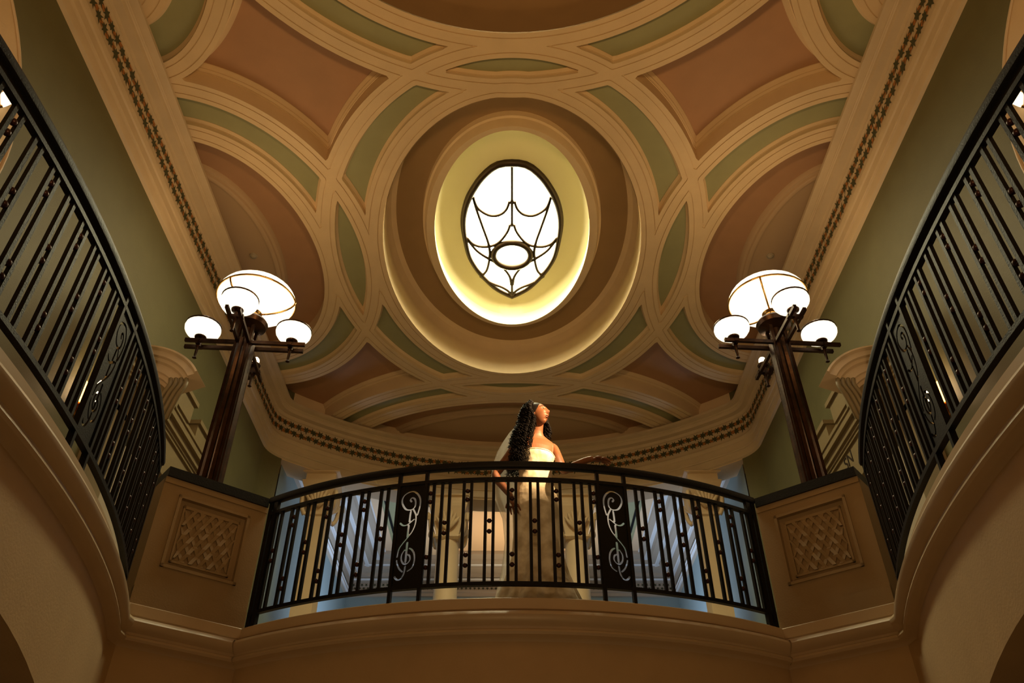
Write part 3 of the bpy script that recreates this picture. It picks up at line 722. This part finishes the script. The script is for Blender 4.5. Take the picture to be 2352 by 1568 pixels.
def lamp(cx, cy, sx):
    L_ = 'left' if sx < 0 else 'right'
    root = tag(empty('lamp_standard', (cx, cy, 3.045)), 'tall dark bronze lamp standard with lit opal globes on the %s pedestal' % L_, 'lamp')
    mb = MB(); n = 24
    def star(r, z): return [((r if j % 3 else r*.82)*math.cos(2*PI*j/n), (r if j % 3 else r*.82)*math.sin(2*PI*j/n), z) for j in range(n)]
    mb.rings([star(.125, 0), star(.125, .06), star(.112, .09), star(.108, .2), star(.092, 1.46), star(.092, 1.61)], 0, True, True, True); mb.build('pole', M['bronze'], root)
    for j in range(4):
        a = PI/4+j*PI/2; MB().bar((.10*math.cos(a), .10*math.sin(a), .05), (.084*math.cos(a), .084*math.sin(a), 1.80), .028, .028).build('corner_rib', M['bronze'], root)
    mb = MB(); mb.lathe([(.05, 1.59), (.055, 1.75), (.15, 1.79), (.165, 1.83), (.15, 1.855), (.06, 1.86)], 24); mb.build('saucer', M['bronze'], root, auto=40)
    mb = MB(); mb.lathe([(.05, 1.85), (.075, 1.87), (.075, 1.90), (.06, 1.91), (.06, 1.94), (.085, 1.96), (.085, 1.97)], 20); mb.build('neck', M['brass'], root, auto=40)
    zc = 2.14
    gl = MB().ball((0,0,zc), .37, .37, .185, 32, 16).build('large_globe', M['opal'], root, smooth=True); gl['label'] = 'large lit opal globe'
    th = math.radians(-5); rr = .37*math.cos(th)+.006; zr = zc+.185*math.sin(th)
    MB().tube([(rr*math.cos(a), rr*math.sin(a), zr) for a in np.linspace(0, 2*PI, 40, endpoint=False)], .0095, 6, closed=True).build('globe_ring', M['brass'], root, smooth=True)
    for j in range(3):
        a = math.radians(100)*0+math.radians(-115)+j*2*PI/3; P = [((.37*math.cos(q)+.007)*math.cos(a), (.37*math.cos(q)+.007)*math.sin(a), zc+(.185+.005)*math.sin(q)) for q in np.linspace(math.radians(-80), th, 8)]
        MB().tube(P, .009, 6).build('globe_strap', M['brass'], root, smooth=True)
    za = 1.57
    for j in range(4):
        a = j*PI/2+math.radians(4); d = Vector((math.cos(a), math.sin(a), 0)); e = Vector((-d.y, d.x, 0)); am = MB()
        for sgn in (-1, 1): am.bar(d*.03+e*(.05*sgn)+Vector((0,0,za)), d*(.53 if sgn > 0 else .56)+e*(.05*sgn)+Vector((0,0,za)), .028, .034)
        ao = am.build('arm', M['bronze'], root)
        hb = d*.42
        mb = MB(); mb.bar(hb-e*.07+Vector((0,0,za)), hb+e*.07+Vector((0,0,za)), .04, .03)
        mb.lathe([(.012, za-.17), (.02, za-.165), (.012, za-.15), (.014, za-.05), (.022, za-.03), (.022, za+.03)], 10, (hb.x, hb.y, 0)); mb.build('pendant', M['bronze'], ao)
        mb = MB(); mb.lathe([(.02, za+.01), (.022, za+.05), (.052, za+.065), (.058, za+.085), (.05, za+.10)], 16, (hb.x, hb.y, 0)); mb.build('cup', M['bronze'], ao, auto=40)
        if j == 1:      # the far arm has lost its globe : bare bulb
            MB().ball((hb.x, hb.y, za+.135), .036, .036, .045, 14, 10).build('bulb', M['sconce'], ao, smooth=True)['label'] = 'bare lit bulb'; continue
        g = MB().ball((hb.x, hb.y, za+.175), .165, .165, .105, 24, 12).build('globe', M['opal'], ao, smooth=True); g['label'] = 'lit opal globe'
        MB().tube([(hb.x+.158*math.cos(q), hb.y+.158*math.sin(q), za+.205) for q in np.linspace(0, 2*PI, 28, endpoint=False)], .010, 5, closed=True).build('globe_rim', M['bronze'], ao, smooth=True)
for sx in (-1, 1):
    p = pedestal(sx); lamp(p[0], p[1], sx)
    light('POINT', (p[0]*1.0, p[1], 5.72), 26, WARM, .25)
    light('POINT', (p[0]-sx*.42, p[1]-.55, 4.80), 7, WARM, .1)

# smoke detectors on the side medallions
for sx in (-1, 1):
    u, v = 582, 589; q = win_pt(u, v, HC+.17); t = MB().lathe([(.038, .022), (.038, 0), (.022, -.014), (.0, -.016)], 16, cap=False)
    o = t.build('smoke_detector', M['white'], smooth=True); o.location = (q[0]*(-sx), q[1], HC+.168); tag(o, 'small round smoke detector on the ceiling above the %s lamp' % ('left' if sx > 0 else 'right'), 'smoke detector')
    MB().lathe([(.045, 0), (.05, .008), (.05, .024)], 16, cap=True).build('mount', M['white'], o)

# ------------------------------------------------------------------ the bride
def eval_mesh(ob):
    dg = bpy.context.evaluated_depsgraph_get(); dg.update(); me = bpy.data.meshes.new_from_object(ob.evaluated_get(dg)); return me
def skin(verts, edges, root=0, sub=2):
    me = bpy.data.meshes.new('tmp'); me.from_pydata([v[:3] for v in verts], edges, []); ob = bpy.data.objects.new('tmp', me); C.objects.link(ob)
    ob.modifiers.new('s', 'SKIN'); m = ob.modifiers.new('d', 'SUBSURF'); m.levels = sub; m.render_levels = sub
    for i, v in enumerate(verts):
        r = v[3]; me.skin_vertices[0].data[i].radius = r if isinstance(r, tuple) else (r, r); me.skin_vertices[0].data[i].use_root = (i == root)
    out = eval_mesh(ob); bpy.data.objects.remove(ob); return out
def bride():
    root = tag(empty('person', (.19, 5.64, GZ)), 'woman with long black curls in strapless ivory gown and veil standing behind the balcony rail', 'person')
    O = Vector((.19, 5.64, GZ)); inv = Matrix.Translation(-O)
    bm = bmesh.new()
    def addmesh(me, T=None):
        me.transform(T if T is not None else inv); bm.from_mesh(me); bpy.data.meshes.remove(me)
    # torso (chest turned a little to the viewer's right), then arms and legs, welded by the remesh below
    TW = math.radians(17); ct, st = math.cos(TW), math.sin(TW)
    def ering(cx, cy, z, rx, ry, n=40): return [(cx+rx*math.cos(a)*ct-ry*math.sin(a)*st, cy+rx*math.cos(a)*st+ry*math.sin(a)*ct, z) for a in np.linspace(0, 2*PI, n, endpoint=False)]
    TR = [(.185,5.66,2.78,.150,.105),(.185,5.66,2.95,.162,.115),(.185,5.655,3.04,.135,.100),(.186,5.655,3.13,.114,.088),(.188,5.65,3.22,.128,.096),(.189,5.645,3.30,.142,.100),(.190,5.65,3.37,.158,.090),(.191,5.653,3.41,.168,.076),(.193,5.655,3.44,.150,.063),(.195,5.653,3.465,.105,.056),(.197,5.648,3.485,.068,.052),(.200,5.640,3.51,.053,.050),(.206,5.625,3.55,.049,.050),(.212,5.612,3.60,.050,.054)]
    tb = MB(); tb.rings([ering(*r) for r in TR], 0, True, True, True); addmesh(tb.mesh('t', M['skin']))
    cl = MB()      # collar bones
    for q in ((1, .125), (-1, -.125)): cl.tube([(.195+.015*q[0]*ct, 5.606, 3.440), (.195+.04*q[0]*ct, 5.600+.04*q[0]*st, 3.449), (.195+.08*q[0]*ct, 5.610+.08*q[0]*st, 3.455), (.192+.125*q[0]*ct, 5.642+.125*q[0]*st, 3.446)], [.006, .008, .007, .004], 8)
    addmesh(cl.mesh('c', M['skin']))
    def limb(P): addmesh(skin(P, [(k, k+1) for k in range(len(P)-1)]))
    limb([(.298,5.685,3.410,.050), (.340,5.690,3.392,.048), (.368,5.655,3.29,.041), (.390,5.575,3.165,.039), (.402,5.490,3.078,.036), (.45,5.440,3.080,.034), (.50,5.405,3.087,.033), (.575,5.357,3.100,.026), (.62,5.335,3.095,(.026,.020))])
    limb([(.087,5.625,3.410,.050), (.045,5.622,3.392,.048), (-.02,5.640,3.30,.041), (-.085,5.655,3.21,.039), (-.130,5.630,3.125,.036), (-.115,5.595,3.06,.035), (-.08,5.565,3.00,.033), (-.02,5.50,2.885,.026), (.003,5.475,2.83,(.024,.018))])
    for x in (.10, .27): limb([(x,5.66,2.86,.092), (x,5.66,2.68,.080), (x,5.655,2.50,.060), (x,5.67,2.30,.052), (x,5.68,2.09,.038), (x,5.63,2.035,.034), (x,5.57,2.02,.030)])
    # hands : chains rooted in the palm
    def hand(w, d, up, side, curl, spread):
        w, d, up, side = Vector(w), Vector(d).normalized(), Vector(up).normalized(), Vector(side).normalized()
        pv = [(*w, (.024,.017)), (*(w+d*.035), (.033,.015)), (*(w+d*.068), (.036,.013))]; addmesh(skin(pv, [(0,1),(1,2)]))
        for i, (off, ln) in enumerate(((-.030,.062),(-.010,.072),(.010,.068),(.029,.052))):
            p = w+d*.062+side*off; q = d+side*(off*spread); q.normalize(); ch = [(*p, .0092)]; pos = p.copy()
            for k in range(3):
                a = curl[k]; q = (q*math.cos(a)-up*math.sin(a)).normalized(); pos = pos+q*ln*(.42, .32, .26)[k]*1.25; ch.append((*pos, (.0088, .0078, .0062)[k]))
            addmesh(skin(ch, [(0,1),(1,2),(2,3)], sub=1))
        p = w+d*.018-side*.026; ch = [(*p, .012)]; q = (d*.75-side*.75-up*.15).normalized(); pos = p.copy()
        for k in range(2):
            pos = pos+q*(.034, .030)[k]; ch.append((*pos, (.0105, .008)[k])); q = (q+d*.5-up*.25).normalized()
        addmesh(skin(ch, [(0,1),(1,2)], sub=1))
    hand((.612,5.336,3.092), (.95,-.05,-.12), (.05,-.1,1), (.05,1,0), (.10,.35,.4), 6)
    hand((.0,5.478,2.835), (.20,-.30,-.93), (-.3,-.9,.25), (.9,-.3,.1), (.15,.35,.35), 5)
    # head : face looks towards yaw (to the viewer's right and towards the viewer), chin lifted
    HCn = Vector((.212, 5.588, 3.652)); yaw = math.radians(-36); pit = math.radians(13)
    T = Matrix.Translation(HCn) @ Matrix.Rotation(yaw, 4, 'Z') @ Matrix.Rotation(pit, 4, 'Y') @ Matrix.Rotation(0, 4, 'X')
    # local frame: +X = forward (face), +Y = her left, +Z = up.  with yaw 0 forward is +x of the world
    T = Matrix.Translation(HCn) @ Matrix.Rotation(yaw, 4, 'Z') @ Matrix.Rotation(-pit, 4, 'Y')
    def g(y, z, y0, z0, sy, sz): return math.exp(-((y-y0)/sy)**2-((z-z0)/sz)**2)
    def face_pt(th, ph):
        # th from 0 (top) to pi, ph azimuth (0 forward)
        dx, dy, dz = math.sin(th)*math.cos(ph), math.sin(th)*math.sin(ph), math.cos(th)
        x, y, z = dx*.092, dy*.071, dz*.108
        if dz < 0:      # narrow jaw and chin
            k = -dz; y *= 1-.34*k**1.6; x *= (1-.10*k) if dx > 0 else (1-.45*k)
            if dx > 0: x += .012*k
        if dx < 0: x *= 1.04
        f = max(0, dx)**.5 if dx > 0 else 0
        if f > 0:
            d = 0
            d += .018*g(y, z, 0, -.030, .0125, .012)+.015*g(y, z, 0, -.010, .009, .026)      # nose
            for s in (-1, 1):
                d += .008*g(y, z, s*.013, -.032, .008, .009)                                    # nostril wings
                d -= .010*g(y, z, s*.031, .007, .014, .010)                                     # eye sockets
                d += .007*g(y, z, s*.033, .026, .022, .007)                                     # brows
                d += .008*g(y, z, s*.040, -.026, .020, .020)                                    # cheeks
            d += .010*g(y, z, 0, -.0585, .021, .0065)+.010*g(y, z, 0, -.0715, .018, .0065)      # lips
            d -= .005*g(y, z, 0, -.065, .024, .0030)+.004*g(y, z, 0, -.048, .010, .006)
            d -= .006*g(y, z, 0, -.083, .02, .006); d += .012*g(y, z, 0, -.100, .020, .012)     # chin
            x += d*f
        return (x, y, z)
    n, m = 96, 72; hb = MB(); hb.rings([[face_pt(PI*i/m, 2*PI*j/n) for j in range(n)] for i in range(1, m)], 0, True, True, True)
    for s in (-1, 1): hb.ball((-.008, s*.073, -.012), .018, .009, .030, 12, 8)
    addmesh(hb.mesh('h', M['skin']), inv @ T)
    me = bpy.data.meshes.new('body'); bm.to_mesh(me); bm.free(); me.materials.clear(); me.materials.append(M['skin'])
    ob = bpy.data.objects.new('body', me); C.objects.link(ob); r = ob.modifiers.new('r', 'REMESH'); r.mode = 'VOXEL'; r.voxel_size = .0042; r.use_smooth_shade = True
    sm = ob.modifiers.new('sm', 'SMOOTH'); sm.factor = .4; sm.iterations = 2
    me2 = eval_mesh(ob); bpy.data.objects.remove(ob); me2.materials.clear(); me2.materials.append(M['skin']); me2.polygons.foreach_set('use_smooth', [True]*len(me2.polygons))
    body = link('body', me2, root)
    W_ = inv @ T
    def on_face(y, z, out=0):
        t = math.acos(max(-1, min(1, z/.108))); k = max(0, -math.cos(t)); ph = math.asin(max(-1, min(1, y/(.071*math.sin(t)*(1-.34*k**1.6))))); p = face_pt(t, ph); return Vector((p[0]+out, p[1], p[2]))
    for s in (-1, 1):
        c = on_face(s*.031, .006, -.0015)
        MB().ball((0,0,0), .0052, .0120, .0046, n=14, m=10, T=W_ @ Matrix.Translation(c)).build('eye', M['eye'], body, smooth=True)
        MB().ball((0,0,0), .0035, .0050, .0044, n=10, m=8, T=W_ @ Matrix.Translation(c+Vector((.0032, s*.0015, .0003)))).build('iris', M['iris'], body, smooth=True)
        L1 = [W_ @ on_face(s*(.018+.028*k), .0075+.0050*math.sin(k*PI)-.001*k, .0012) for k in np.linspace(0, 1, 9)]
        MB().tube(L1, [.0010]+[.0022]*7+[.0010], 5).build('eyelashes', M['hair'], body)
        L2 = [W_ @ on_face(s*(.014+.036*k), .0255+.0065*math.sin(k*PI*.85), .0006) for k in np.linspace(0, 1, 10)]
        MB().tube(L2, [.0022+.0014*math.sin(k*PI) for k in np.linspace(0, 1, 10)], 5).build('eyebrow', M['hair'], body)
    lp = MB()
    for z, h, ww in ((-.0590, .0052, .021), (-.0692, .0062, .019)):
        R = []
        for k in np.linspace(-1, 1, 13):
            p = on_face(ww*k, z-.001*k*k); hh = h*max(.1, 1-k*k)
            R.append([(p.x+.0030*math.cos(a)-.0006, p.y, p.z+hh*math.sin(a)) for a in np.linspace(0, 2*PI, 8, endpoint=False)])
        lp.rings(R, 0, True, True, True, T=W_)
    lp.build('lips', M['lip'], body, smooth=True)
    # gown
    prof = [(3.275,.190,5.622,.156,.120,.0),(3.25,.190,5.624,.155,.119,.0),(3.23,.188,5.63,.148,.112,.0),(3.17,.186,5.645,.138,.104,.0),(3.12,.185,5.655,.130,.102,.0),(3.03,.185,5.66,.150,.118,.01),(2.94,.185,5.66,.174,.130,.02),
            (2.80,.188,5.66,.182,.135,.03),(2.62,.19,5.66,.180,.135,.05),(2.45,.19,5.67,.192,.150,.08),(2.32,.19,5.68,.225,.185,.10),(2.20,.19,5.70,.275,.235,.11),(2.10,.19,5.73,.325,.29,.12),(2.03,.19,5.76,.37,.33,.12),(1.985,.19,5.78,.40,.36,.12)]
    Z = np.linspace(3.275, 1.985, 70); zs = np.array([p[0] for p in prof])[::-1]
    col = lambda i: np.interp(Z, zs, np.array([p[i] for p in prof])[::-1])
    cx, cy, rx, ry, fo = col(1), col(2), col(3), col(4), col(5); n = 90; R = []
    for i, z in enumerate(Z):
        ring = []
        for j in range(n):
            a = 2*PI*j/n; k = 1+fo[i]*(.5*math.sin(7*a+1.3)+.35*math.sin(12*a+z*1.5)+.2*math.sin(19*a)); zz = z
            if i < 4: zz = z+.012*math.cos(2*(a+PI/2))*(1-i/4)
            if zz > 3.20 and math.sin(a) < 0: k += .05*math.exp(-((abs(math.cos(a))-.42)/.3)**2)
            tw = max(0, min(1, (z-2.5)/.5)); c2, s2 = math.cos(TW*tw), math.sin(TW*tw); ex, ey = rx[i]*k*math.cos(a), ry[i]*k*math.sin(a)
            ring.append((cx[i]+ex*c2-ey*s2-O.x, cy[i]+ex*s2+ey*c2-O.y, zz-O.z))
        R.append(ring)
    dm = MB(); dm.rings(R, 0); d = dm.build('gown', M['dress'], root, smooth=True)
    sd = d.modifiers.new('t', 'SOLIDIFY'); sd.thickness = .006; sd.offset = -1
    MB().tube([(p[0], p[1], p[2]) for p in R[0]], .005, 6, closed=True).build('neckline_trim', M['dress'], d, smooth=True)
    # veil
    zz = [3.660,3.635,3.58,3.48,3.38,3.28,3.15,3.0,2.8,2.6,2.4,2.2,2.05,1.99]; xl = [.105,.055,-.01,-.075,-.125,-.155,-.170,-.150,-.075,-.055,-.08,-.13,-.19,-.22]; xr = [.19,.21,.22,.23,.25,.27,.29,.31,.33,.36,.41,.47,.53,.56]
    yb = [5.735,5.75,5.76,5.785,5.81,5.83,5.845,5.86,5.87,5.90,5.95,6.02,6.1,6.15]; Z = np.linspace(3.66, 1.99, 50); zi = np.array(zz)[::-1]
    L_ = np.interp(Z, zi, np.array(xl)[::-1]); Rr = np.interp(Z, zi, np.array(xr)[::-1]); Yb = np.interp(Z, zi, np.array(yb)[::-1]); R = []
    for i, z in enumerate(Z):
        row = []
        for u in np.linspace(0, 1, 60):
            x = L_[i]+(Rr[i]-L_[i])*(.5-.5*math.cos(PI*u)); y = Yb[i]-.14*(1-math.sin(PI*u))*min(1, .3+i/30)+.018*min(1, i/12)*math.sin(u*34+z*2)
            row.append((x-O.x, y-O.y, z-O.z+.01*math.sin(u*9)))
        R.append(row)
    vm = MB(); vm.rings(R, 0, False); vm.build('veil', M['veil'], root, smooth=True)
    # hair : curls on the skull and long ringlets
    hm = MB(); rnd = random.Random(3)
    hm.ball((0,0,0), 1, 1, 1, 24, 16, T=W_ @ Matrix.Translation((-.016, 0, .026)) @ Matrix.Diagonal((.092, .083, .098, 1)))
    Ti = T.to_3x3(); fdir = Ti @ Vector((1, 0, 0)); cnt = 0
    def skull(el, ph, k): return T @ Vector((-.016+.093*k*math.cos(el)*math.cos(ph), .083*k*math.cos(el)*math.sin(ph), .026+.101*k*math.sin(el)))
    while cnt < 520:
        ph = rnd.uniform(-PI, PI)
        el0 = rnd.uniform(.35, 1.5)
        if abs(ph) < math.radians(74 if el0 < .8 else 52): continue
        ph = max(abs(ph), math.radians(60))*(1 if ph > 0 else -1); kv = rnd.uniform(1.0, 1.10)
        out = Ti @ Vector((math.cos(ph), math.sin(ph), 0)); out.z = 0; out.normalize()
        far = out.x > .15                                  # behind her far shoulder
        front = out.y < -.45
        cnt += 1
        P = [skull(el0, ph, kv)]
        if el0 > .9: P.append(skull(.62, max(abs(ph), 1.25)*(1 if ph > 0 else -1), kv*rnd.uniform(1.05, 1.28)))
        P.append(skull(.05, max(abs(ph), 1.42)*(1 if ph > 0 else -1), kv*rnd.uniform(1.12, 1.5)))
        zend = rnd.uniform(3.42, 3.52) if far else rnd.uniform(3.10, 3.36)
        sp = rnd.uniform(.80, 1.15)
        rr = (.122, .128, .125) if far else (.145, .170, .172)
        def at(z, r):
            sag = max(0, (3.56-z)/.4); return Vector((.198-.06*sag+out.x*r*sp, 5.635+(.0 if front else .03)*sag+out.y*r*.8*sp, z))
        P += [at(3.575, rr[0]), at(max(zend, 3.47), rr[1])]
        if zend < 3.40: P.append(at(max(zend, 3.33), rr[2]))
        if zend < 3.27: P.append(at(zend, rr[2]*.95))
        Q = smoothpath(P, 22); ph0 = rnd.uniform(0, 6.28); fr_ = rnd.uniform(85, 170); am = rnd.uniform(.006, .016); Ls = 0; pts = []
        for i, q in enumerate(Q):
            if i: Ls += (q-Q[i-1]).length
            a_ = min(1, .20+Ls*5)*am; pts.append(q+Vector((math.cos(ph0+Ls*fr_)*a_, math.sin(ph0+Ls*fr_)*a_, 0))-O)
        r0 = rnd.uniform(.0026, .0042); hm.tube(pts, [r0*(1-.5*i/len(pts)) for i in range(len(pts))], 4)
    hm.build('hair', M['hair'], root, smooth=True)
    return root
bride()

for o in C.objects:
    g = {'lamp_standard': 'lamp standards on the balcony pedestals', 'pedestal': 'lamp pedestals at the balcony corners', 'column': 'columns of the apse colonnade', 'pilaster': 'pilasters ending the colonnade',
         'balcony_railing': 'iron railings round the well', 'wall_sconce': 'glass wall sconces of the gallery', 'wall_uplight': 'uplights in the arched panels', 'smoke_detector': 'smoke detectors on the ceiling'}.get(o.name.split('.')[0])
    if g and o.parent is None: o['group'] = g
